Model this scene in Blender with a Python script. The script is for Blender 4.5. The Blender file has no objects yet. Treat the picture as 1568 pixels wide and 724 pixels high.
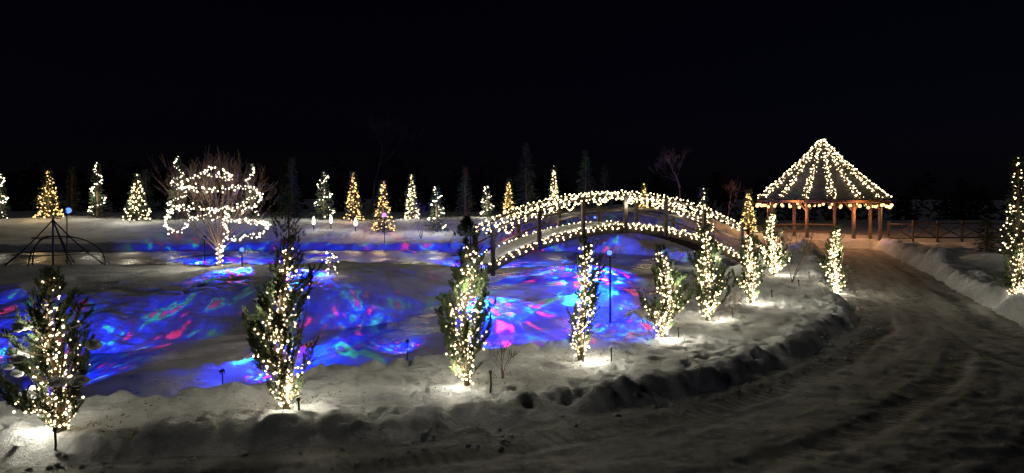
import bpy, math, random
import numpy as np
from mathutils import Vector
random.seed(7); RNG=np.random.default_rng(7)
scene=bpy.context.scene
# ------------------------------------------------------------------ noise
_perm=RNG.permutation(1024); _ang=RNG.random(1024)*2*np.pi
_gx=np.cos(_ang); _gy=np.sin(_ang)
def perlin(x,y):
    x=np.asarray(x,float); y=np.asarray(y,float)
    xi=np.floor(x).astype(int); yi=np.floor(y).astype(int)
    xf=x-xi; yf=y-yi
    u=xf*xf*xf*(xf*(xf*6-15)+10); v=yf*yf*yf*(yf*(yf*6-15)+10)
    def g(ix,iy,fx,fy):
        h=_perm[(_perm[ix&1023]+iy)&1023]
        return _gx[h]*fx+_gy[h]*fy
    a=g(xi,yi,xf,yf); b=g(xi+1,yi,xf-1,yf); c=g(xi,yi+1,xf,yf-1); d=g(xi+1,yi+1,xf-1,yf-1)
    return (a*(1-u)+b*u)*(1-v)+(c*(1-u)+d*u)*v
def fbm(x,y,o=4,s=1.0):
    r=0;a=1
    for i in range(o):
        r=r+a*perlin(x*s+17.3*i,y*s-9.1*i); s*=2.03; a*=0.5
    return r
def sstep(a,b,x):
    t=np.clip((x-a)/(b-a),0,1); return t*t*(3-2*t)
# ------------------------------------------------------------------ plan polygons (metres)
ROAD=[(-60,7.2),(-12,6.0),(-6.3,6.4),(-4.9,6.3),(-3.95,6.43),(-1.89,6.66),(-.86,6.97),(.12,7.32),(1.75,8.08),(3.0,8.9),(4.11,9.89),(5.2,10.9),(6.1,12.05),
      (7.2,13.3),(7.96,14.7),(8.9,17.7),(10.4,21.2),(12.9,26.5),(14.8,31),(15.6,33.0),(18.2,33.0),(17.6,31.2),(15.7,26.5),(13.6,21.2),(11.6,16.6),(10.0,12.9),
      (9.8,10.2),(10.5,7),(14,2),(22,-12),(30,-60),(-60,-60)]
POND=[(-40,9.2),(-12,8.3),(-7.9,8.1),(-6.5,8.28),(-5.45,8.6),(-4.0,8.95),(-3.45,9.45),(-2.84,10),(-1.46,10.9),(.3,11.6),(1.0,12.3),(2.3,14.4),(3.6,15.6),(4.7,17),(6.3,19.5),(7.2,22),
      (7.6,26),(6.6,30.5),(3,33),(-3.4,33.5),(-12,34),(-20,33),(-40,32),(-40,26.5),(-20,25),(-12,25.8),(-5,26.5),(-2.2,25.0),(-1.0,23),(-1.5,19.6),(-1.7,17),
      (-2.1,14.6),(-3.8,13.2),(-5.55,12.8),(-7.1,11.5),(-8.8,11.2),(-14,11.8),(-40,12.5)]
def sdf(poly,x,y,want=False):
    P=np.array(poly,float); n=len(P)
    best=np.full(x.shape,1e18); inside=np.zeros(x.shape,bool); arc=np.zeros(x.shape); acc=0
    for i in range(n):
        a=P[i]; b=P[(i+1)%n]; e=b-a; L=np.hypot(*e)
        t=np.clip(((x-a[0])*e[0]+(y-a[1])*e[1])/(L*L),0,1)
        d=(x-a[0]-t*e[0])**2+(y-a[1]-t*e[1])**2
        m=d<best; best=np.where(m,d,best)
        if want: arc=np.where(m,acc+t*L,arc)
        acc+=L
        c=((a[1]>y)!=(b[1]>y))
        if abs(e[1])>1e-9:
            xx=e[0]*(y-a[1])/e[1]+a[0]; inside^=(c&(x<xx))
    d=np.sqrt(best)*np.where(inside,-1,1)
    return (d,arc) if want else d
ICE=-0.30; RZ=-0.15
def height(x,y,detail=True):
    x=np.asarray(x,float); y=np.asarray(y,float)
    wx=x+.20*fbm(x,y,2,.8)+.06*fbm(x+3,y,3,2.6); wy=y+.20*fbm(x+50,y,2,.8)+.06*fbm(x+53,y,3,2.6)
    sr=sdf(ROAD,wx,wy); sp=sdf(POND,x+.3*fbm(x,y,3,.9),y+.3*fbm(x+50,y,3,.9))
    hill=sstep(34.5,43,y)*(1.0+.7*np.exp(-((x-10)/5.)**2))*(1-sstep(11,16,x)*.85)
    isl=sstep(11,14,y)*(1-sstep(-2,0.5,x))*(1-sstep(26,30,y))
    islh=isl*(1-sstep(19.5,24,y))
    base=hill+islh*0.36-isl*(1-islh/np.maximum(isl,1e-6))*.12-sstep(60,110,y)*2.5
    base=base+.07*fbm(x,y,3,.35)*sstep(5,9,y)+.25*fbm(x+9,y,3,.12)*sstep(28,40,y)
    base=base+.20*np.exp(-((sr-.8)/.7)**2)*(x>11)*(1+.8*fbm(x,y,2,1.2))
    base=base+.25*sstep(13,22,x)*sstep(12,20,y)*(1-sstep(30,34,y))
    for (bx,by,bw,bh) in [(14.7,22.8,.75,.38),(15.9,20.6,.6,.3),(17.6,24,.8,.3),(12.4,15.4,.7,.25),(9.2,23.6,.7,.5),(2.6,30.9,1.2,.5),(5.2,31.8,1.,.6)]:
        base=base+bh*np.exp(-(((x-bx)**2+(y-by)**2)/bw**2)**1.5)
    if detail:
        near=np.exp(-np.maximum(sr,0)/1.3)
        patch=sstep(-.25,.25,fbm(x-20,y+7,2,.5))
        px=x+.12*fbm(x,y,2,3); py=y+.12*fbm(x+9,y+9,2,3)
        pits=sstep(.16,.34,fbm(px*1.0,py*1.0,1,2.9)) + .7*sstep(.2,.4,fbm(px+40,py-13,1,4.6))
        crumb=fbm(x+31,y,5,3.4)
        amp=(.35+.65*patch)
        edge=sstep(.1,.5,sr)
        base=base-.12*amp*pits*edge*(1-.5*isl)+(.060+.05*near)*amp*crumb*(.35+.65*edge)
        base=base+(x>10)*.10*fbm(x,y,5,1.1)
        base=base+.10*np.exp(-((sr-.50)/.26)**2)*np.clip(.7+1.2*fbm(x,y+80,3,1.8),0,2.2)
        base=base+.12*np.exp(-((sp-.5)/.4)**2)*np.clip(.4+1.6*fbm(x+5,y+80,4,2.2),0,2)*(1-.6*isl)
        base=base+islh*(.13*fbm(x,y,5,.9)+.05*np.abs(fbm(x,y,3,2.5)))
        ch=sstep(21,24,y)*(1-sstep(31,34,y))*sstep(-3,0,x); base=base+ch*.2*fbm(x,y,4,.8)
    w=.75+2.6*islh
    h=np.where(sp>0, ICE-.02+(base-ICE+.02)*sstep(0,1,sp/w), ICE-.02+np.maximum(.6*sp,-.35))
    if detail:
        dr=sstep(.36,.66,fbm(x+70,y*1.4,4,.45))*sstep(12.5,15,y)
        h=np.where(sp<0,np.maximum(h,ICE-.03+.11*dr*(1+.5*fbm(x,y,3,2))),h)
    rt=sstep(-.05,.46,sr)
    h=np.where(sr<.46, h*rt+(RZ-.06)*(1-rt), h)
    h=np.where(sr<-.15, RZ-.12, h)
    return h
def gz(x,y): return float(height(np.array([x]),np.array([y]),False)[0])
# ------------------------------------------------------------------ materials
def mat(name):
    m=bpy.data.materials.new(name); m.use_nodes=True
    return m,m.node_tree.nodes,m.node_tree.links,m.node_tree.nodes['Principled BSDF']
def simple(name,c1,c2,scale=6,rough=.8,bump=.3,metal=0,detail=6,dist=.02):
    m,N,L,B=mat(name)
    t=N.new('ShaderNodeTexCoord'); n=N.new('ShaderNodeTexNoise'); n.inputs['Scale'].default_value=scale; n.inputs['Detail'].default_value=detail
    L.new(t.outputs['Object'],n.inputs['Vector'])
    r=N.new('ShaderNodeValToRGB'); r.color_ramp.elements[0].position=.35; r.color_ramp.elements[1].position=.65
    r.color_ramp.elements[0].color=(*c1,1); r.color_ramp.elements[1].color=(*c2,1)
    L.new(n.outputs['Fac'],r.inputs['Fac']); L.new(r.outputs['Color'],B.inputs['Base Color'])
    B.inputs['Roughness'].default_value=rough; B.inputs['Metallic'].default_value=metal
    if bump>0:
        b=N.new('ShaderNodeBump'); b.inputs['Strength'].default_value=bump; b.inputs['Distance'].default_value=dist
        L.new(n.outputs['Fac'],b.inputs['Height']); L.new(b.outputs['Normal'],B.inputs['Normal'])
    return m
def snow_material(name,c1,c2,bs=.6):
    m,N,L,B=mat(name)
    t=N.new('ShaderNodeTexCoord')
    a=N.new('ShaderNodeTexNoise'); a.inputs['Scale'].default_value=8; a.inputs['Detail'].default_value=12; a.inputs['Roughness'].default_value=.75
    b=N.new('ShaderNodeTexNoise'); b.inputs['Scale'].default_value=.9; b.inputs['Detail'].default_value=5
    L.new(t.outputs['Object'],a.inputs['Vector']); L.new(t.outputs['Object'],b.inputs['Vector'])
    mx=N.new('ShaderNodeMath'); mx.operation='ADD'; L.new(a.outputs['Fac'],mx.inputs[0]); L.new(b.outputs['Fac'],mx.inputs[1])
    r=N.new('ShaderNodeMapRange'); r.inputs['From Min'].default_value=.8; r.inputs['From Max'].default_value=1.1; L.new(mx.outputs[0],r.inputs['Value'])
    cm=N.new('ShaderNodeMix'); cm.data_type='RGBA'; cm.inputs[6].default_value=(*c1,1); cm.inputs[7].default_value=(*c2,1)
    L.new(r.outputs[0],cm.inputs[0]); L.new(cm.outputs[2],B.inputs['Base Color'])
    B.inputs['Roughness'].default_value=.75
    bp=N.new('ShaderNodeBump'); bp.inputs['Strength'].default_value=bs; bp.inputs['Distance'].default_value=.13
    L.new(a.outputs['Fac'],bp.inputs['Height']); L.new(bp.outputs['Normal'],B.inputs['Normal'])
    return m
SNOW=snow_material('snow',(.52,.54,.58),(.82,.84,.87),1.0)
def road_material():
    m,N,L,B=mat('packed_snow_road')
    t=N.new('ShaderNodeTexCoord')
    a=N.new('ShaderNodeTexNoise'); a.inputs['Scale'].default_value=4; a.inputs['Detail'].default_value=12; a.inputs['Roughness'].default_value=.75
    L.new(t.outputs['Object'],a.inputs['Vector'])
    mp=N.new('ShaderNodeMapping'); mp.inputs['Scale'].default_value=(2.4,.25,1); L.new(t.outputs['UV'],mp.inputs['Vector'])
    b=N.new('ShaderNodeTexNoise'); b.inputs['Scale'].default_value=1.2; b.inputs['Detail'].default_value=8; L.new(mp.outputs[0],b.inputs['Vector'])
    bm=N.new('ShaderNodeMath'); bm.operation='MULTIPLY'; bm.inputs[1].default_value=.9; L.new(b.outputs['Fac'],bm.inputs[0])
    ad=N.new('ShaderNodeMath'); ad.operation='ADD'; L.new(a.outputs['Fac'],ad.inputs[0]); L.new(bm.outputs[0],ad.inputs[1])
    sx=N.new('ShaderNodeSeparateXYZ'); L.new(t.outputs['UV'],sx.inputs[0])
    ln=N.new('ShaderNodeMath'); ln.operation='MULTIPLY'; ln.inputs[1].default_value=48; L.new(sx.outputs[1],ln.inputs[0])
    sn=N.new('ShaderNodeMath'); sn.operation='SINE'; L.new(ln.outputs[0],sn.inputs[0])
    wv=N.new('ShaderNodeMath'); wv.operation='MULTIPLY'; wv.inputs[1].default_value=4.4; L.new(sx.outputs[0],wv.inputs[0])
    ws=N.new('ShaderNodeMath'); ws.operation='SINE'; L.new(wv.outputs[0],ws.inputs[0])
    wt=N.new('ShaderNodeMapRange'); wt.inputs['From Min'].default_value=.60; wt.inputs['From Max'].default_value=.95; L.new(ws.outputs[0],wt.inputs['Value'])
    dk=N.new('ShaderNodeMath'); dk.operation='MULTIPLY'; dk.inputs[1].default_value=-.12; L.new(wt.outputs[0],dk.inputs[0])
    a2=N.new('ShaderNodeMath'); a2.operation='ADD'; L.new(ad.outputs[0],a2.inputs[0]); L.new(dk.outputs[0],a2.inputs[1])
    r=N.new('ShaderNodeMapRange'); r.inputs['From Min'].default_value=.74; r.inputs['From Max'].default_value=1.14; L.new(a2.outputs[0],r.inputs['Value'])
    cm=N.new('ShaderNodeMix'); cm.data_type='RGBA'; cm.inputs[6].default_value=(.12,.125,.12,1); cm.inputs[7].default_value=(.50,.51,.50,1)
    L.new(r.outputs[0],cm.inputs[0]); L.new(cm.outputs[2],B.inputs['Base Color'])
    tm=N.new('ShaderNodeMath'); tm.operation='MULTIPLY'; L.new(sn.outputs[0],tm.inputs[0]); L.new(wt.outputs[0],tm.inputs[1])
    t2=N.new('ShaderNodeMath'); t2.operation='MULTIPLY'; t2.inputs[1].default_value=.18; L.new(tm.outputs[0],t2.inputs[0])
    hs=N.new('ShaderNodeMath'); hs.operation='ADD'; L.new(t2.outputs[0],hs.inputs[0]); L.new(ad.outputs[0],hs.inputs[1])
    bp=N.new('ShaderNodeBump'); bp.inputs['Strength'].default_value=1; bp.inputs['Distance'].default_value=.14
    L.new(hs.outputs[0],bp.inputs['Height']); L.new(bp.outputs['Normal'],B.inputs['Normal'])
    B.inputs['Roughness'].default_value=.7
    return m
def ice_material():
    m,N,L,B=mat('pond_ice')
    t=N.new('ShaderNodeTexCoord')
    a=N.new('ShaderNodeTexNoise'); a.inputs['Scale'].default_value=.5; a.inputs['Detail'].default_value=9; a.inputs['Roughness'].default_value=.62; a.inputs['Distortion'].default_value=.4
    L.new(t.outputs['Object'],a.inputs['Vector'])
    r=N.new('ShaderNodeValToRGB'); e=r.color_ramp.elements; e[0].position=.44; e[0].color=(.13,.14,.17,1); e[1].position=.60; e[1].color=(.44,.46,.50,1)
    L.new(a.outputs['Fac'],r.inputs['Fac']); L.new(r.outputs['Color'],B.inputs['Base Color'])
    q=N.new('ShaderNodeMapRange'); q.inputs['From Min'].default_value=.4; q.inputs['From Max'].default_value=.65; q.inputs['To Min'].default_value=.22; q.inputs['To Max'].default_value=.65
    L.new(a.outputs['Fac'],q.inputs['Value']); L.new(q.outputs[0],B.inputs['Roughness'])
    b=N.new('ShaderNodeTexNoise'); b.inputs['Scale'].default_value=5; b.inputs['Detail'].default_value=8; b.inputs['Roughness'].default_value=.65; L.new(t.outputs['Object'],b.inputs['Vector'])
    bp=N.new('ShaderNodeBump'); bp.inputs['Strength'].default_value=.6; bp.inputs['Distance'].default_value=.04
    L.new(b.outputs['Fac'],bp.inputs['Height']); L.new(bp.outputs['Normal'],B.inputs['Normal'])
    return m
def emis(name,c,s):
    m=bpy.data.materials.new(name); m.use_nodes=True; N=m.node_tree.nodes; N.clear()
    e=N.new('ShaderNodeEmission'); e.inputs[0].default_value=(*c,1); e.inputs[1].default_value=s
    o=N.new('ShaderNodeOutputMaterial'); m.node_tree.links.new(e.outputs[0],o.inputs[0])
    m.cycles.emission_sampling='NONE'
    return m
ROADM=road_material(); ICEM=ice_material()
BARK=simple('bark',(.09,.06,.035),(.2,.14,.09),20,.9,.6)
TWIG=simple('twig_bark',(.16,.10,.07),(.3,.21,.15),20,.9,.3)
NEED=simple('evergreen_needles',(.028,.06,.016),(.08,.125,.04),9,.7,0)
NEEDD=simple('spruce_needles',(.02,.035,.014),(.05,.075,.03),3,.7,0)
NEEDX=simple('forest_needles',(.008,.011,.008),(.018,.022,.015),.3,.9,0)
LEAFM=simple('dry_leaves',(.10,.07,.03),(.2,.14,.06),12,.8,0)
WOOD=simple('stained_timber',(.12,.07,.04),(.24,.15,.085),7,.7,.4)
DWOOD=simple('dark_timber',(.035,.025,.018),(.08,.055,.04),7,.75,.4)
ROOFM=simple('roof_boards',(.04,.035,.03),(.09,.075,.06),5,.8,.5)
METAL=simple('dark_metal',(.02,.02,.022),(.05,.05,.05),15,.45,.1,.8)
BW=emis('warm_white_bulb',(1,.80,.42),6.5)
BWF=emis('cool_white_bulb',(1,.89,.62),5.0)
BA=emis('amber_bulb',(1,.60,.20),3.5)
BB=emis('blue_lens',(.06,.13,1),4)
BP=emis('violet_lens',(.30,.12,1),4)
BO=emis('orange_bulb',(1,.46,.16),5)
# ------------------------------------------------------------------ mesh helpers
def mkobj(name,V,F,material,parent=None,smooth=False):
    me=bpy.data.meshes.new(name)
    V=np.asarray(V,dtype=np.float32).reshape(-1,3)
    if isinstance(F,np.ndarray):
        k=F.shape[1]; nf=len(F)
        me.vertices.add(len(V)); me.vertices.foreach_set('co',V.ravel())
        me.loops.add(nf*k); me.loops.foreach_set('vertex_index',F.ravel().astype(np.int32))
        me.polygons.add(nf); me.polygons.foreach_set('loop_start',np.arange(0,nf*k,k,dtype=np.int32))
        me.update(calc_edges=True)
    else:
        me.from_pydata(V.tolist(),[],F)
    me.materials.append(material)
    if smooth: me.polygons.foreach_set('use_smooth',np.ones(len(me.polygons),bool))
    me.update()
    o=bpy.data.objects.new(name,me); scene.collection.objects.link(o)
    if parent: o.parent=parent
    return o
def empty(name,x,y,z,rot=0):
    o=bpy.data.objects.new(name,None); o.empty_display_size=.3; scene.collection.objects.link(o)
    o.location=(x,y,z); o.rotation_euler=(0,0,rot); return o
class Buf:
    def __init__(s): s.V=[]; s.F=[]
    def tube(s,pts,rad,sides=5,cap=True):
        pts=[Vector(p) for p in pts]; n0=len(s.V)
        if not hasattr(rad,'__len__'): rad=[rad]*len(pts)
        for i,p in enumerate(pts):
            d=(pts[min(i+1,len(pts)-1)]-pts[max(i-1,0)])
            if d.length<1e-6: d=Vector((0,0,1))
            d.normalize()
            up=Vector((0,0,1)) if abs(d.z)<.95 else Vector((1,0,0))
            a=d.cross(up).normalized(); b=d.cross(a)
            for k in range(sides):
                t=2*math.pi*k/sides+math.pi/4
                s.V.append(p+(a*math.cos(t)+b*math.sin(t))*rad[i])
        for i in range(len(pts)-1):
            for k in range(sides):
                k2=(k+1)%sides; A=n0+i*sides
                s.F.append((A+k,A+k2,A+sides+k2,A+sides+k))
        if cap:
            s.F.append(tuple(n0+k for k in range(sides))[::-1]); e=n0+(len(pts)-1)*sides
            s.F.append(tuple(e+k for k in range(sides)))
    def box(s,c,sz,rot=0,tilt=0):
        n0=len(s.V); hx,hy,hz=[v/2 for v in sz]; cr,sr_=math.cos(rot),math.sin(rot)
        for dz in(-hz,hz):
            for dx,dy in((-hx,-hy),(hx,-hy),(hx,hy),(-hx,hy)):
                X=dx*math.cos(tilt)-dz*math.sin(tilt); Z=dx*math.sin(tilt)+dz*math.cos(tilt)
                s.V.append(Vector((c[0]+X*cr-dy*sr_,c[1]+X*sr_+dy*cr,c[2]+Z)))
        for f in((3,2,1,0),(4,5,6,7),(0,1,5,4),(1,2,6,5),(2,3,7,6),(3,0,4,7)): s.F.append(tuple(n0+i for i in f))
    def make(s,name,m,parent=None,smooth=False):
        if not s.V: return None
        return mkobj(name,np.array([tuple(v) for v in s.V]),s.F,m,parent,smooth)
ph=(1+5**.5)/2
ICOV=np.array([(-1,ph,0),(1,ph,0),(-1,-ph,0),(1,-ph,0),(0,-1,ph),(0,1,ph),(0,-1,-ph),(0,1,-ph),(ph,0,-1),(ph,0,1),(-ph,0,-1),(-ph,0,1)])/math.sqrt(1+ph*ph)
ICOF=np.array([(0,11,5),(0,5,1),(0,1,7),(0,7,10),(0,10,11),(1,5,9),(5,11,4),(11,10,2),(10,7,6),(7,1,8),(3,9,4),(3,4,2),(3,2,6),(3,6,8),(3,8,9),(4,9,5),(2,4,11),(6,2,10),(8,6,7),(9,8,1)])
def bulbs(name,P,r,material,parent,jit=.3):
    P=np.asarray([tuple(p) for p in P],float)
    if len(P)==0: return
    R=r*(1+jit*(RNG.random(len(P))*2-1))
    V=(P[:,None,:]+ICOV[None]*R[:,None,None]).reshape(-1,3)
    F=(ICOF[None]+(np.arange(len(P))*12)[:,None,None]).reshape(-1,3)
    return mkobj(name,V,F,material,parent)
def needles(name,P,D,n,length,width,spread,material,parent):
    P=np.array(P,float); D=np.array(D,float); D/=np.linalg.norm(D,axis=1)[:,None]+1e-9
    M=len(P); r=RNG.normal(size=(M,n,3))
    d=D[:,None,:]+spread*r; d/=np.linalg.norm(d,axis=2)[:,:,None]
    base=P[:,None,:]+D[:,None,:]*(RNG.random((M,n,1))-.35)*length*.9
    L=length*(.6+.6*RNG.random((M,n,1)))
    side=np.cross(d,RNG.normal(size=(M,n,3))); side/=np.linalg.norm(side,axis=2)[:,:,None]
    a=base-side*width; b=base+side*width; c=base+d*L
    V=np.stack([a,b,c],2).reshape(-1,3); F=np.arange(M*n*3).reshape(-1,3)
    return mkobj(name,V,F,material,parent)
def point(name,loc,power,color,parent,size=.08):
    l=bpy.data.lights.new(name,'POINT'); l.energy=power; l.color=color; l.shadow_soft_size=size
    o=bpy.data.objects.new(name,l); scene.collection.objects.link(o); o.location=loc
    if parent: o.parent=parent
    return o
WARM=(1,.92,.72)
# ------------------------------------------------------------------ ground, road, ice
def axis(segs):
    out=[segs[0][0]]
    for a,b,s0,s1 in segs:
        x=a
        while x<b-1e-6:
            t=(x-a)/(b-a); x+=s0+(s1-s0)*t; out.append(min(x,b))
    return np.unique(np.round(np.array(out),4))
xs=axis([(-600,-60,60,15),(-60,-16,2.2,.3),(-16,-9,.3,.06),(-9,9,.045,.045),(9,20,.06,.16),(20,60,.2,3),(60,600,15,60)])
ys=axis([(-80,0,20,2),(0,5.6,1,.2),(5.6,12,.032,.045),(12,20,.05,.11),(20,34,.13,.2),(34,60,.3,.8),(60,900,3,80)])
X,Y=np.meshgrid(xs,ys); 
def grid_faces(mask=None):
    ny,nx=X.shape; idx=np.arange(nx*ny).reshape(ny,nx)
    F=np.stack([idx[:-1,:-1],idx[:-1,1:],idx[1:,1:],idx[1:,:-1]],-1)
    if mask is not None:
        m=mask[:-1,:-1]|mask[:-1,1:]|mask[1:,1:]|mask[1:,:-1]; F=F[m]
    return F.reshape(-1,4)
Z=height(X,Y)
def compact(V,F):
    u,inv=np.unique(F,return_inverse=True); return V[u],inv.reshape(F.shape),u
mkobj('snow_ground',np.stack([X,Y,Z],-1).reshape(-1,3),grid_faces(),SNOW,smooth=True)
sr,arc=sdf(ROAD,X,Y,True)
s_in=-sr
rz=RZ+.025*fbm(X,Y,4,1.3)-.028*sstep(.4,.95,np.sin(s_in*4.4))*(s_in<12)+.03*sstep(.2,.6,np.sin(s_in*2.9+1+2*fbm(X,Y,2,.25)))*np.clip(fbm(X,Y,3,2)+.4,0,1)+.02*fbm(X,Y,4,4)
rz=np.where(sr>.25,rz-.3*(sr-.25),rz)
F=grid_faces(sr<.6); V,F2,u=compact(np.stack([X,Y,rz],-1).reshape(-1,3),F)
road=mkobj('snowy_road',V,F2,ROADM,smooth=True)
uv=road.data.uv_layers.new(name='UVMap'); UVv=np.stack([s_in.ravel()[u],arc.ravel()[u]],-1)
uv.data.foreach_set('uv',UVv[F2.ravel()].astype(np.float32).ravel())
sp=sdf(POND,X,Y)
F=grid_faces(sp<.7); V,F2,u=compact(np.stack([X,Y,np.full_like(X,ICE)],-1).reshape(-1,3),F)
mkobj('frozen_pond_ice',V,F2,ICEM,smooth=True)
# ------------------------------------------------------------------ near evergreens wrapped in lights
def near_tree(x,y,h,w,seed,spire=0,power=1.0,br=.013,nb=70,lightfrac=.8,lean=0,snow=0,dense=1.0):
    rd=random.Random(seed); z0=gz(x,y)-.03
    P=empty('evergreen_tree',x,y,z0)
    wood=Buf(); tp=[];td=[];B=[]
    lob=[(rd.uniform(0,6.28),rd.uniform(.3,.85),rd.uniform(.35,.8)) for _ in range(6)]
    def stem(t):
        return Vector((lean*t*h+.05*math.sin(t*5+seed),.05*math.sin(t*4+seed*2),t*h))
    wood.tube([stem(i/10) for i in range(11)],[.034*(1-i/11)+.005 for i in range(11)],6)
    for k in range(3):
        a=rd.uniform(0,6.28)
        wood.tube([Vector((0,0,0))+Vector((math.cos(a)*w*.5*s,math.sin(a)*w*.5*s,s*h*.6)) for s in (0,.3,.6,1)],[.02,.016,.012,.005],5)
    def prof(t):
        if t<.48: v=.22+.78*(t/.48)**1.15
        else: v=1-.80*((t-.48)/.52)**.9
        if spire and t>.5: v*=.85
        return v
    for b in range(nb):
        t=.10+.90*(b+rd.random())/nb; az=rd.uniform(0,6.283)
        f=rd.uniform(.35,.95)
        for la,lt,lw in lob:
            da=(az-la+3.14)%6.283-3.14
            f+=lw*math.exp(-(da/.6)**2-((t-lt)/.10)**2)
        r=w*prof(t)*f
        tz=t*h; sz=max(.06*h,tz-r*rd.uniform(.5,1.3)-.06)
        p0=stem(sz/h); c=Vector((math.cos(az),math.sin(az),0))
        end=stem(min(t,1))+c*r; mid=p0.lerp(end,.5)-Vector((0,0,.12*r))+c*.05
        pts=[p0,p0.lerp(mid,.6),mid,mid.lerp(end,.5)+Vector((0,0,-.02)),end]
        wood.tube(pts,[.011,.009,.007,.005,.002],4,False)
        L=(end-p0).length
        def at(s):
            q=s*4; i=min(3,int(q)); return pts[i].lerp(pts[i+1],q-i)
        ns=max(2,int(L/.062))
        for i in range(ns):
            s=(.38+.62*(i+rd.random())/ns) if t<.75 else (.15+.85*(i+rd.random())/ns)
            if t<.30 and rd.random()<.6: continue
            s=min(s,1.0); p=at(s); d=(end-p0).normalized()*.8+Vector((rd.gauss(0,.45),rd.gauss(0,.45),.75+rd.gauss(0,.25))); d.normalize()
            tl=rd.uniform(.06,.17)*(1.15-.4*s)*(1 if t<.85 else .7)
            wood.tube([p,p+d*tl],[.004,.002],3,False)
            m=int(2+tl/.026)
            for j in range(m):
                q=p+d*tl*(j+.6)/m+Vector((rd.gauss(0,.008),)*3)
                tp.append(q); td.append(d+Vector((rd.gauss(0,.25),rd.gauss(0,.25),rd.gauss(0,.2))))
        if t<.93 and rd.random()<lightfrac:
            m=int(L*.70/.066*dense)
            for i in range(m):
                if rd.random()<(.95 if t<.7 else .5):
                    p=at((i+.5)/m*.74); B.append(p+Vector((rd.gauss(0,.026),rd.gauss(0,.026),rd.gauss(0,.026))))
    nt=int(h*55)
    for i in range(nt):
        t=i/nt*.92+.02; p=stem(t); a=i*.9; rr=.045+.06*rd.random()
        B.append(p+Vector((math.cos(a)*rr,math.sin(a)*rr,0)))
    if spire:
        for i in range(260):
            t=1+spire*i/260; a=rd.uniform(0,6.28); rr=(.19*(1-i/265))*rd.uniform(.2,1.2)
            tp.append(Vector((lean*h+math.cos(a)*rr,math.sin(a)*rr,t*h))); td.append(Vector((math.cos(a)*.5,math.sin(a)*.5,1)))
        wood.tube([stem(1),stem(1)+Vector((0,0,spire*h))],[.01,.004],4)
    wood.make('trunk_and_branches',BARK,P,True)
    needles('needle_foliage',tp,td,16,.045,.0032,.5,NEED,P)
    bulbs('light_string_bulbs',B,br,BW,P,.4)
    if snow:
        for k in range(snow):
            a=rd.uniform(2.6,4.6) if k%4 else rd.uniform(-1,.3); t=rd.uniform(.22,.72); r=w*prof(t)*.95
            bpy.ops.mesh.primitive_ico_sphere_add(subdivisions=3,radius=rd.uniform(.04,.095),location=(0,0,0)); o=bpy.context.object
            o.name='snow_clump'; o.parent=P; o.location=(math.cos(a)*r,math.sin(a)*r-.03,t*h); o.scale=(1.15,1,.7)
            for v in o.data.vertices:
                n=float(perlin(v.co.x*16+k*3,v.co.y*16+v.co.z*13)); v.co*=1+.6*n
            o.data.materials.append(SNOW)
            for q in o.data.polygons: q.use_smooth=True
    for k,t in enumerate((.13,.36,.66)):
        a=-1.57+rd.uniform(-1.4,1.4)+ (3.1 if k==1 else 0)
        r=w*prof(t)*.55+.07
        point('string_glow',(lean*t*h+math.cos(a)*r,math.sin(a)*r,t*h),power*(13,17,16)[k],WARM,P,.06)
    return P
near_tree(-4.80,6.87,1.76,.46,1,snow=14,power=.9,nb=105,br=.0108)
near_tree(-2.68,7.70,2.05,.50,2,spire=.42,nb=115,power=.95,br=.0113)
near_tree(-.60,8.70,2.0,.52,3,spire=.12,nb=115,power=1.0,br=.012)
near_tree(1.08,9.95,1.92,.30,4,nb=95,br=.0135,power=1.1,lightfrac=1,dense=1.2)
near_tree(2.68,11.5,1.65,.40,5,nb=90,br=.0148,power=1.2,lean=-.03,lightfrac=1)
near_tree(3.95,13.2,1.95,.45,6,nb=90,br=.016,power=1.3)
near_tree(5.62,15.4,1.75,.36,7,nb=80,br=.018,power=1.4,lightfrac=1)
near_tree(8.3,20.8,2.1,.6,8,nb=85,br=.022,power=1.5)
near_tree(8.87,17.9,1.95,.38,9,nb=75,br=.019,power=1.4,lightfrac=1)
near_tree(11.5,14.8,1.4,.45,10,nb=65,br=.016,power=.6,lightfrac=.4)
near_tree(-9.6,8.4,1.8,.42,11,nb=60,power=.8)
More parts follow.
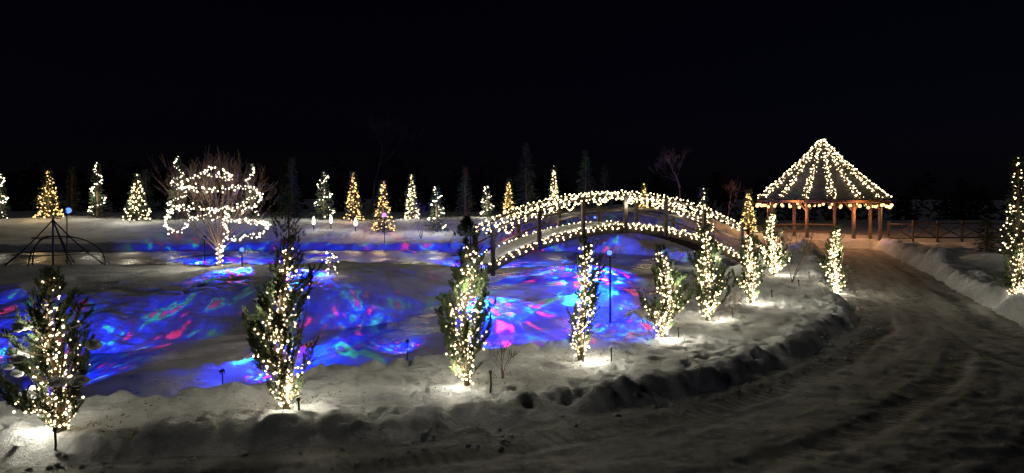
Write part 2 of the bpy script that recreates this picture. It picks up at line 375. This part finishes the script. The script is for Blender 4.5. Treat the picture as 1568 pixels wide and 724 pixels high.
# ------------------------------------------------------------------ spruces in the background
def spruce(x,y,ztop,wr,seed,mode,bulbm=None,power=20,br=.045,dens=1.0):
    rd=random.Random(seed); z0=gz(x,y)-.05; h=ztop-z0; w=wr*h
    P=empty('spruce_tree',x,y,z0)
    wood=Buf(); wood.tube([(0,0,0),(0,0,h*.5),(0,0,h*.99)],[.09*h/4+.02,.05,.01],6)
    tp=[];td=[];n=int(28*h)
    for b in range(n):
        t=.05+.95*(b+rd.random())/n; az=b*2.4+rd.uniform(-.4,.4); L=w*(1-t)**.85*rd.uniform(.6,1.2)+.05
        c=Vector((math.cos(az),math.sin(az),0)); p0=Vector((0,0,t*h)); end=p0+c*L+Vector((0,0,-.18*L))
        wood.tube([p0,end],[.014,.004],3,False)
        m=max(2,int(L/.11))
        for i in range(m):
            s=(i+.7)/m
            for sd in (-1,1):
                side=Vector((-c.y,c.x,0))*sd*.16*(1.1-s)
                tp.append(p0.lerp(end,s)+side*rd.random()); td.append(c+side*5+Vector((0,0,rd.uniform(-.3,.3))))
    wood.make('trunk_and_branches',BARK,P)
    needles('needle_foliage',tp,td,8,.14,.014,.35,NEEDD,P)
    B=[]
    if mode=='cone':
        for i in range(int(105*dens*h/3)):
            t=1-(rd.random()**.62)*.97; az=rd.uniform(0,6.283); r=w*(1-t)**.85*rd.uniform(.7,1.1)
            B.append((math.cos(az)*r,math.sin(az)*r,t*h))
    elif mode=='spiral':
        turns=rd.uniform(2.2,3.2); N=int(50*h/3)
        ph0=rd.uniform(0,6.28)
        for i in range(N):
            t=.08+.92*i/N; a=ph0+t*turns*6.283; r=w*(1-t)**.7*.9+.05
            B.append((math.cos(a)*r+rd.gauss(0,.05),math.sin(a)*r,t*h+rd.gauss(0,.07)))
    if B:
        bulbs('light_string_bulbs',B,br,bulbm,P,.45)
        col=WARM if bulbm!=BA else (1,.68,.32)
        point('string_glow',(0,-w*.9-.15,h*.4),power,col,P,.2)
    return P
SP=[(-33.7,43,4.0,.16,'spiral',BWF),(-29.8,42,4.3,.24,'cone',BA),(-27.3,43,4.65,.16,'spiral',BWF),(-24.1,42,3.95,.27,'cone',BW),
    (-22.0,43,5.1,.17,'spiral',BWF),(-17.2,43,4.65,.17,'spiral',BWF),(-12.4,43,4.1,.24,'spiral',BWF),(-10.2,42,4.1,.2,'cone',BA),
    (-7.5,38,3.45,.22,'cone',BA),(-6.6,43,3.95,.17,'cone',BW),(-4.4,38,3.07,.22,'spiral',BWF),(-1.7,44,3.2,.22,'spiral',BWF),(-.24,47,3.8,.17,'cone',BA),
    (3.2,50,4.85,.13,'cone',BW),(9.7,48,3.5,.18,'cone',BA),(8.5,29,2.86,.16,'cone',BW),(15.2,42,2.95,.2,'cone',BA),(18.6,24,3.95,.17,'cone',BW)]
for i,(x,y,zt,wr,md,bm) in enumerate(SP):
    spruce(x,y,zt,wr,100+i,md,bm,power=62 if y>35 else 14,br=(.040 if y>35 else .026),dens=1.1 if y>35 else .75)
for i,(x,y,zt,wr) in enumerate([(1.05,50,6.6,.24),(5.65,50,6.0,.24),(-3.3,46,4.6,.2),(-15.5,46,5.2,.2),(19.6,27,1.6,.25),(-31,46,4.6,.2),(-25.8,46,4.4,.2),(7.4,52,5.0,.22)]):
    spruce(x,y,zt,wr,200+i,'none')
# ------------------------------------------------------------------ bare trees
def grow(buf,p,d,L,r,depth,rd,up=.15,spread=.5,leaves=None):
    pts=[p];rr=[r]
    for i in range(3):
        d=(d+Vector((rd.gauss(0,.09),rd.gauss(0,.09),rd.gauss(0,.05)+up*.2))).normalized()
        pts.append(pts[-1]+d*L/3); rr.append(r*(1-.13*(i+1)))
    buf.tube(pts,rr,3 if depth<3 else 6,False)
    if depth==0: return
    for k in range(rd.choice((2,3,3))):
        q=pts[-1] if k<2 else pts[2]
        nd=(d+Vector((rd.gauss(0,spread),rd.gauss(0,spread),rd.gauss(0,spread*.6)+up))).normalized()
        grow(buf,q,nd,L*rd.uniform(.62,.85),max(rr[-1]*.68,.004),depth-1,rd,up,spread,leaves)
def bare(x,y,h,seed,depth=5,name='bare_tree',r=.05,spread=.5,m=TWIG,stems=1):
    rd=random.Random(seed); P=empty(name,x,y,gz(x,y)-.05); b=Buf()
    for s in range(stems):
        d=Vector((rd.gauss(0,.25 if stems>1 else .03),rd.gauss(0,.25 if stems>1 else .03),1)).normalized()
        grow(b,Vector((0,0,0)),d,h*.28,r,depth,rd,.25,spread)
    b.make('trunk_and_branches',m,P); return P
bare(11.6,45,5.4,5,6,r=.07); bare(14.6,44,3.8,6,5,r=.05); bare(-13,60,11,8,6,r=.10,m=BARK); bare(8.15,19.0,1.9,9,4,'bare_shrub',.014,.3,stems=3)
bare(-5.0,36,2.6,12,4,'bare_shrub',.02,.3,stems=3); bare(21.5,26,2.4,13,5,'bare_shrub',.02,.4,stems=2)
bare(17.4,22.3,1.3,14,4,'bare_shrub',.012,.35,stems=3)
bare(-.12,8.95,.75,15,3,'dry_shrub',.008,.45,stems=3); bare(4.55,13.5,.8,16,3,'dry_shrub',.008,.4,stems=3);bare(2.45,11.3,.7,18,3,'dry_shrub',.007,.5,stems=3)
P=bare(-4.9,17.6,.75,21,3,'lit_shrub',.012,.35,stems=4)
rd=random.Random(2); bulbs('light_string_bulbs',[(rd.gauss(0,.09),rd.gauss(0,.09),.1+.6*rd.random()) for i in range(30)],.018,BWF,P); point('string_glow',(0,-.35,.4),4,WARM,P,.1)
def garland_tree(x,y):
    rd=random.Random(31); P=empty('garland_tree',x,y,gz(x,y)-.05); b=Buf()
    b.tube([(0,0,0),(.02,0,.35),(0,0,.7)],[.075,.06,.055],8)
    for k in range(20):
        a=k*2.4; tilt=.15+.75*((k%5)/4); d=Vector((math.cos(a)*math.sin(tilt),math.sin(a)*math.sin(tilt),math.cos(tilt)))
        grow(b,Vector((0,0,.45+.25*rd.random())),d,1.0,.020,4,rd,.12,.27)
    b.make('trunk_and_branches',TWIG,P)
    K=[(-.42,2.98,-.2),(.0,3.05,-.45),(.28,2.95,-.1),(.1,2.78,.35),(-.55,2.92,.1),(-1.05,2.72,.0),(-1.0,2.52,-.4),(-.4,2.45,-.85),(.3,2.45,-.9),(.95,2.52,-.5),
       (1.2,2.30,.1),(1.05,2.02,.4),(.45,1.86,.3),(.0,1.85,-.9),(-.7,1.92,-1.0),(-1.25,1.72,-.6),(-1.6,1.32,-.1),(-1.45,1.12,.3),(-1.1,1.6,.9),(-.2,1.45,1.3),(.9,1.38,.9),(1.45,1.32,.1),(1.4,1.08,-.4),(.9,1.02,-.6),(.4,.9,-.35),(.12,.68,-.12),(.02,.45,-.1)]
    K=[Vector((a,c,bb)) for a,bb,c in K]; B=[]
    for i in range(len(K)-1):
        p0=K[max(i-1,0)];p1=K[i];p2=K[i+1];p3=K[min(i+2,len(K)-1)]
        n=max(3,int((p2-p1).length/.05))
        for j in range(n):
            t=j/n; q=.5*((2*p1)+(p2-p0)*t+(2*p0-5*p1+4*p2-p3)*t*t+(3*p1-p0-3*p2+p3)*t**3)
            B.append(q+Vector((rd.gauss(0,.035),rd.gauss(0,.035),rd.gauss(0,.05))))
    for i in range(22):
        z=.1+i*.03; a=i*1.3; B.append((math.cos(a)*.09,math.sin(a)*.09,z))
    for i in range(22): B.append((.25+rd.gauss(0,.04),-.1+rd.gauss(0,.04),1.05+i*.035))
    bulbs('light_string_bulbs',B,.026,BWF,P,.4)
    for a,z,r in((0,1.2,1.3),(4.2,1.0,1.5),(4.7,2.3,1.1),(1,2.4,.6),(4.7,.5,.4),(5.6,1.7,1.4)):
        point('string_glow',(math.cos(a)*r,math.sin(a)*r,z),13,WARM,P,.1)
garland_tree(-9.05,20.2)
# ------------------------------------------------------------------ arched footbridge
def bridge():
    A=Vector((-1.05,21.3,0)); Bp=Vector((8.0,24.3,0)); L=(Bp-A).length; rot=math.atan2(Bp.y-A.y,Bp.x-A.x)
    P=empty('arched_footbridge',A.x,A.y,0,rot)
    z=lambda s:.30+1.20*(1-(2*s-1)**2)
    W=.85; N=40
    deck=Buf(); beam=Buf(); rail=Buf(); bl=[]; sn=Buf()
    for i in range(56):
        s=(i+.5)/56; sl=math.atan((z(s+.01)-z(s-.01))/(.02*L))
        deck.box((s*L,0,z(s)),(L/56-.012,2*W,.045),0,sl)
    for i in range(24):
        s=(i+.5)/24; sl=math.atan((z(s+.01)-z(s-.01))/(.02*L))
        sn.box((s*L,0,z(s)+.055),(L/24*1.04,2*W-.3,.05),0,sl)
    for sy in(-1,1):
        yy=sy*(W+.05)
        for (off,dp,th) in((-.13,.24,.09),(1.02,.07,.10),(.52,.06,.05)):
            n0=len(beam.V)
            for i in range(N+1):
                s=i/N; zz=z(s)+off
                for a,b in((-th/2,-dp/2),(th/2,-dp/2),(th/2,dp/2),(-th/2,dp/2)): beam.V.append(Vector((s*L,yy+a,zz+b)))
            for i in range(N):
                for k in range(4):
                    k2=(k+1)%4; q=n0+i*4; beam.F.append((q+k,q+k2,q+4+k2,q+4+k))
            beam.F.append((n0+3,n0+2,n0+1,n0)); e=n0+N*4; beam.F.append((e,e+1,e+2,e+3))
        for k in range(7):
            s=.015+.97*k/6; big=k in(0,6)
            rail.box((s*L,yy+sy*.115,z(s)+.38),(.12,.11,1.28 if not big else 1.5))
        rd=random.Random(5+sy)
        for i in range(290):
            s=i/289; a=i*.95
            bl.append((s*L+rd.gauss(0,.02),yy+math.cos(a)*.13,z(s)+1.02+math.sin(a)*.12+rd.gauss(0,.025)))
            if i%9!=0: bl.append((s*L+rd.gauss(0,.02),yy+sy*.06+math.cos(a)*.06,z(s)-.02+math.sin(a)*.09+rd.gauss(0,.025)))
        for k in range(8):
            s0=(k+.5)/9
            for j in range(7): bl.append(((s0+j*.006)*L,yy-sy*.05,z(s0)+.95-.18*math.sin(j/6*3.14)))
    deck.make('deck_planks',DWOOD,P); beam.make('beams_and_rails',DWOOD,P); rail.make('railing_posts',DWOOD,P); sn.make('deck_snow',SNOW,P)
    bulbs('light_string_bulbs',bl,.025,BW,P,.4)
    for s in(.06,.28,.5,.72,.94):
        for sy in(-1,1):
            point('string_glow',(s*L,sy*(W+.3),z(s)+(.7 if sy<0 else .2)),18,WARM,P,.1)
bridge()
# ------------------------------------------------------------------ gazebo
def gazebo(x,y):
    P=empty('gazebo',x,y,gz(x,y)-.02,.1)
    n=16; R=3.35; zb=2.42; zt=5.55
    wood=Buf(); roof=Buf(); raf=Buf(); 
    def rp(a,s,off=0):
        r=R*(1-s)+.12*s; zz=zb+(zt-zb)*(s+ -.03*math.sin(s*math.pi))+off
        return Vector((math.cos(a)*r,math.sin(a)*r,zz))
    S=6
    for k in range(n):
        a0=2*math.pi*k/n;a1=2*math.pi*(k+1)/n;a2=2*math.pi*(k+2)/n
        for i in range(S):
            n0=len(roof.V); roof.V+= [rp(a0,i/S),rp(a1,i/S),rp(a1,(i+1)/S),rp(a0,(i+1)/S)]; roof.F.append((n0,n0+1,n0+2,n0+3))
        raf.tube([rp(a0,i/S,.06) for i in range(S+1)],[.05]*(S+1),6)
        raf.tube([rp(a0,0,-.10),rp(a1,0,-.10)],.075,4)
        if k%2==0:
            r=R-.45
            wood.tube([(math.cos(a0)*r,math.sin(a0)*r,-.1),(math.cos(a0)*r,math.sin(a0)*r,zb+.1)],.09,8)
            b0=Vector((math.cos(a0)*r,math.sin(a0)*r,zb-.12)); b1=Vector((math.cos(a2)*r,math.sin(a2)*r,zb-.12)); wood.tube([b0,b1],.08,6)
            wood.tube([b0-Vector((0,0,.55)),b0.lerp(b1,.22)],.04,5); wood.tube([b1-Vector((0,0,.55)),b1.lerp(b0,.22)],.04,5)
    cap=Buf(); cap.tube([(0,0,zt-.15),(0,0,zt+.05),(0,0,zt+.22),(0,0,zt+.3)],[.26,.22,.1,.02],10)
    cap.make('finial_cap',ROOFM,P); roof.make('roof_boards',ROOFM,P); raf.make('rafters',WOOD,P); wood.make('posts_and_beams',WOOD,P,True)
    be=Buf()
    for k in (1,2,3):
        a0=math.pi*k/4;a1=math.pi*(k+1)/4;r=R-.6
        for zz,rr in((.45,.05),(.9,.04)): be.tube([(math.cos(a0)*r,math.sin(a0)*r,zz),(math.cos(a1)*r,math.sin(a1)*r,zz)],rr,5)
    be.make('railing',WOOD,P)
    fl=Buf(); fl.tube([(0,0,-.15),(0,0,.05)],R-.2,16); fl.make('floor',DWOOD,P)
    rd=random.Random(3); B=[]
    for k in range(n):
        a=2*math.pi*k/n
        for i in range(84):
            s=i/83; q=rp(a,s,.12); aa=i*1.1; t=Vector((-math.sin(a),math.cos(a),0))
            if (s>.8 and k%2) or rd.random()<.1: continue
            B.append(q+t*(.17*math.cos(aa)*(1-.75*s)+rd.gauss(0,.04))+Vector((rd.gauss(0,.03),rd.gauss(0,.03),.03*math.sin(aa)+rd.gauss(0,.03))))
    for i in range(60):
        a=rd.uniform(0,6.28); B.append((math.cos(a)*.3*rd.random(),math.sin(a)*.3*rd.random(),zt+rd.random()*.3-.1))
    bulbs('roof_light_strings',B,.030,BW,P,.45)
    C=[]; wire=Buf()
    for i in range(44):
        a=2*math.pi*i/44; rr=R+.05; zz=zb-.36-.06*math.sin(i*1.7)
        C.append((math.cos(a)*rr,math.sin(a)*rr,zz)); wire.tube([(math.cos(a)*rr,math.sin(a)*rr,zz),(math.cos(a)*rr,math.sin(a)*rr,zb-.1)],.012,3)
    wire.make('festoon_wires',METAL,P)
    bulbs('eave_festoon_bulbs',C,.085,BO,P,.1)
    for a in(-1.57,-.6,-2.5,.8,2.3): point('festoon_glow',(math.cos(a)*(R+.2),math.sin(a)*(R+.2),zb-.45),90,(1,.45,.18),P,.15)
    point('festoon_glow',(0,0,2.0),150,(1,.45,.18),P,.3)
    for a in(-1.57,-.6,-2.6): point('string_glow',(math.cos(a)*2.7,math.sin(a)*2.7,zb+1.9),20,WARM,P,.3)
gazebo(17.35,36.6)
def fence():
    P=empty('wooden_fence',20.3,35.2,0); b=Buf()
    n=5; dx=1.25
    for i in range(n+1):
        z=gz(20.3+i*dx,35.2-.1*i); b.tube([(i*dx,-.1*i,z-.1),(i*dx,-.1*i,z+1.15)],.06,6)
        if i<n:
            for zz in(.25,1.0): b.tube([(i*dx,-.1*i,z+zz),((i+1)*dx,-.1*(i+1),z+zz)],.04,5)
            b.tube([(i*dx,-.1*i-.05,z+.25),((i+1)*dx,-.1*(i+1)-.05,z+1.0)],.03,5); b.tube([(i*dx,-.1*i+.05,z+1.0),((i+1)*dx,-.1*(i+1)+.05,z+.25)],.03,5)
    b.make('posts_and_rails',DWOOD,P)
fence()
# ------------------------------------------------------------------ projector lamps (coloured pattern)
def gobo(light,scale,seed):
    light.use_nodes=True; nt=light.node_tree; N=nt.nodes; L=nt.links
    em=[n for n in N if n.type=='EMISSION'][0]
    t=N.new('ShaderNodeTexCoord'); mp=N.new('ShaderNodeMapping'); mp.inputs['Location'].default_value=(seed*3.1,seed,seed*.7); mp.inputs['Scale'].default_value=(scale,scale,scale*2.2)
    L.new(t.outputs['Normal'],mp.inputs['Vector'])
    n=N.new('ShaderNodeTexNoise'); n.inputs['Scale'].default_value=1.0; n.inputs['Detail'].default_value=2.0; n.inputs['Distortion'].default_value=.4
    L.new(mp.outputs[0],n.inputs['Vector'])
    r=N.new('ShaderNodeValToRGB'); e=r.color_ramp.elements
    e[0].position=.25; e[0].color=(1,.03,.30,1); e[1].position=.80; e[1].color=(.02,.5,.7,1)
    for p,c in((.325,(1.1,.03,.40,1)),(.35,(.06,.0,.45,1)),(.42,(.0,.004,.30,1)),(.48,(.0,.008,.6,1)),(.55,(.0,.02,1.1,1)),(.60,(.0,.04,1.0,1)),(.622,(.02,.75,.7,1)),(.645,(.02,.55,.45,1)),(.665,(.0,.01,.8,1)),(.70,(1.,.03,.4,1)),(.73,(.8,.03,.4,1)),(.75,(.0,.02,.8,1))):
        q=e.new(p); q.color=c
    L.new(n.outputs['Fac'],r.inputs['Fac']); L.new(r.outputs['Color'],em.inputs['Color'])
def projector(x,y,zl,target,power,scale=9,lens=BB,seed=1,cone=150,r=.06,k=1.0,blend=.3,name='projector_lamp'):
    z0=gz(x,y); P=empty(name,x,y,z0); b=Buf()
    h=zl-z0; d=Vector(target)-Vector((x,y,zl)); yaw=math.atan2(d.x,-d.y)
    c=math.cos(yaw); s=math.sin(yaw)
    def W(px,py,pz): return (px*c-py*s,px*s+py*c,pz)
    b.tube([(0,0,-.1),(0,0,h-.06*k)],.022*k,8)
    b.tube([W(0,.12*k,h),W(0,.06*k,h),W(0,-.02*k,h)],[.045*k,.06*k,.07*k],10)
    b.tube([W(-.09*k,.03*k,h-.1*k),W(-.09*k,.03*k,h+.02*k)],.01*k,4); b.tube([W(.09*k,.03*k,h-.1*k),W(.09*k,.03*k,h+.02*k)],.01*k,4); b.tube([W(-.09*k,.03*k,h-.1*k),W(.09*k,.03*k,h-.1*k)],.012*k,4)
    b.make('post_and_housing',METAL,P)
    bulbs('lens',[W(0,-.05*k,h)],r,lens,P,0)
    l=bpy.data.lights.new('projector_beam','SPOT'); l.energy=power; l.spot_size=math.radians(cone); l.spot_blend=blend; l.shadow_soft_size=.01
    o=bpy.data.objects.new('projector_beam',l); scene.collection.objects.link(o); o.parent=P; o.location=W(0,-.14,h+.02)
    o.rotation_euler=d.to_track_quat('-Z','Y').to_euler()
    gobo(l,scale,seed)
projector(-8.1,19.6,.9,(-7.6,17.3,-.3),6500,13,seed=1,cone=48,r=.07,blend=.7)
projector(-6.3,19.2,.9,(-5.3,17.1,-.3),6500,13,seed=12,cone=48,r=.04,blend=.7)  # extra lamp, added out of sight behind the second tree for more blue
projector(-.9,19.2,.8,(-.45,17.2,-.3),6000,12,seed=14,cone=48,r=.04,blend=.6)  # added lamp, hidden by the third tree, to colour the ice in front
projector(2.0,13.3,1.35,(1.75,12.75,-.3),520,7,seed=3,cone=88)
projector(3.5,27.5,1.6,(2.6,24.6,-.3),13000,13,seed=4,cone=58,blend=.5)
projector(-18.4,27.0,1.9,(-15,30.5,-.3),10000,10,seed=5,cone=150,r=.13)
projector(-12.0,25.5,.9,(-11,29.5,-.3),5500,11,seed=15,cone=125,r=.03)  # added behind the garland trunk to brighten the far channel
projector(-6.75,34.6,1.5,(-7.5,31.5,-.3),10000,10,lens=BP,seed=6,cone=125,r=.13)
projector(-1.8,25.2,.7,(-.5,28.5,-.3),5000,10,seed=16,cone=120,r=.03)  # lamp added only to light the channel left of the bridge
# low stake projectors along the near shore, shining out over the pond
for (x,y,dx,dy,sd,pw) in [(-8.6,7.95,-.35,1.2,8,3200),(-6.4,8.1,-.25,1.2,9,3200),(-3.9,8.8,.05,1.25,10,3400),(-1.7,10.6,-.35,1.2,13,2800),(3.3,15.1,-.4,1.2,11,3200)]:
    projector(x,y,.15,(x+dx*2.2,y+dy*2.2,-.30),pw,17,seed=sd,cone=42,r=.012,k=.4,blend=.9)
# ------------------------------------------------------------------ pipe climbing frame
def climber(x,y):
    P=empty('climbing_frame',x,y,gz(x,y)); b=Buf()
    for k in range(8):
        a=k*math.pi/4+.2; c=Vector((math.cos(a),math.sin(a),0)); pts=[]
        for i in range(9):
            t=i/8
            if k%3==0: pts.append(c*(1.55*math.sin(t*1.57)**.8)+Vector((0,0,1.0*math.cos(t*1.57)**.9 if t<.999 else -.05)))
            else: pts.append(c*(1.5*t)+Vector((0,0,1.55*(1-t)-.08*math.sin(t*3.14)-.02)))
        b.tube(pts,.02,6)
    for z,r in((.95,.58),(.45,1.05)):
        b.tube([Vector((math.cos(i*math.pi/8)*r,math.sin(i*math.pi/8)*r,z)) for i in range(17)],.014,5)
    b.tube([(0,0,0),(0,0,1.6)],.03,8)
    b.make('bent_pipes',METAL,P)
climber(-14.9,21.2)
# ------------------------------------------------------------------ small things
def stake(x,y,h):
    P=empty('garden_stake',x,y,gz(x,y)-.05); b=Buf(); b.tube([(0,0,0),(.01,0,h*.5),(.0,0,h+.05)],.012,6); b.tube([(0,0,h+.03),(0,0,h+.07)],.022,6); b.make('stake',METAL,P)
for x,y,h in[(-4.62,6.6,.22),(-2.42,7.4,.2),(-.28,8.45,.22),(1.5,9.9,.2),(2.95,11.6,.16),(4.45,13.2,.16),(6.4,16.1,.2),(7.9,18.0,.18),(9.0,19.8,.18)]: stake(x,y,h)
def light_stick(x,y,h,name='lit_candle_ornament'):
    P=empty(name,x,y,gz(x,y)); b=Buf(); b.tube([(0,0,0),(0,0,h*.45)],.03,6); b.make('stem',METAL,P)
    c=Buf(); c.tube([(0,0,h*.4),(0,0,h*.5),(0,0,h*.8),(0,0,h)],[.05,.10,.08,.02],8); o=c.make('lit_body',BWF,P)
    point('ornament_glow',(0,-.3,h*.6),5,WARM,P,.1)
for x,y in[(-11.6,38.2),(-10.7,38.6),(-9.1,38.0)]: light_stick(x,y,.8)
Pn=[];Dn=[]
rd=random.Random(77)
for i in range(420):
    cx,cy=rd.choice([(-4.5,7.2),(-2.5,7.9),(-.3,9.0),(1.3,10.2),(2.9,11.6),(4.2,13.3)]); x=cx+rd.gauss(0,.35); y=cy+rd.gauss(0,.3)
    Pn.append((x,y,float(height(np.array([x]),np.array([y]))[0])+.015)); Dn.append((rd.gauss(0,1),rd.gauss(0,1),.25))
needles('fallen_twigs_and_leaves',Pn,Dn,1,.05,.007,.2,LEAFM,None)
CV=[];CF=[];cn=0
for i in range(700):
    j=rd.randrange(1,19); a=ROAD[j]; b=ROAD[j+1]; t=rd.random(); x=a[0]+(b[0]-a[0])*t+rd.gauss(.05,.16); y=a[1]+(b[1]-a[1])*t+rd.gauss(-.05,.16)
    r=.010+.03*rd.random()**3; z=max(float(height(np.array([x]),np.array([y]))[0]),RZ)+r*.3
    jit=np.array([[rd.uniform(.6,1.25)] for _ in range(12)]); CV.append(ICOV*jit*r*np.array([1.2,1,.8])+np.array([x,y,z])); CF.append(ICOF+cn); cn+=12
mkobj('snow_chunks',np.concatenate(CV),np.concatenate(CF),SNOW,None,True)
tp=[];td=[];rd=random.Random(9)
for i in range(190):
    x=rd.uniform(-95,95); y=rd.uniform(70,110); h=rd.uniform(3.5,7); z=gz(x,y)
    for k in range(60):
        t=rd.random(); a=rd.uniform(0,6.28); r=h*.2*(1-t)
        tp.append((x+math.cos(a)*r,y+math.sin(a)*r,z+t*h)); td.append((math.cos(a),math.sin(a),-.2))
needles('distant_treeline',tp,td,3,.9,.16,.4,NEEDX,None)
# ------------------------------------------------------------------ night sky, added fill sun
w=bpy.data.worlds.new('World'); scene.world=w; w.use_nodes=True; N=w.node_tree.nodes; L=w.node_tree.links
bg=N['Background']; sky=N.new('ShaderNodeTexSky'); sky.sky_type='NISHITA'; sky.sun_disc=False
mm=N.new('ShaderNodeMix'); mm.data_type='RGBA'; mm.blend_type='MULTIPLY'; mm.inputs[0].default_value=1; mm.inputs[7].default_value=(.55,.42,1,1)
L.new(sky.outputs[0],mm.inputs[6]); L.new(mm.outputs[2],bg.inputs[0]); bg.inputs[1].default_value=.0005
sl=bpy.data.lights.new('fill_sun','SUN'); sl.energy=.078; sl.angle=math.radians(.5); sl.color=(.96,.98,1.0)  # weak sun added as overall fill on road and snow, no actual moon
so=bpy.data.objects.new('fill_sun',sl); scene.collection.objects.link(so)
az=math.radians(245); el=math.radians(26)
sky.sun_elevation=el; sky.sun_rotation=az
dirv=Vector((math.sin(az)*math.cos(el),math.cos(az)*math.cos(el),math.sin(el))); so.rotation_euler=dirv.to_track_quat('Z','Y').to_euler()
# ------------------------------------------------------------------ camera
cam=bpy.data.cameras.new('camera'); co=bpy.data.objects.new('camera',cam); scene.collection.objects.link(co)
co.location=(0,0,2.5); co.rotation_euler=(math.radians(90),0,0); cam.sensor_width=36; cam.lens=36*1000/1568; cam.shift_y=-62/1568; cam.clip_end=2000; cam.clip_start=.1
scene.camera=co
scene.view_settings.view_transform='Standard'; scene.view_settings.look='None'; scene.view_settings.exposure=0
print('faces',sum(len(m.polygons) for m in bpy.data.meshes))
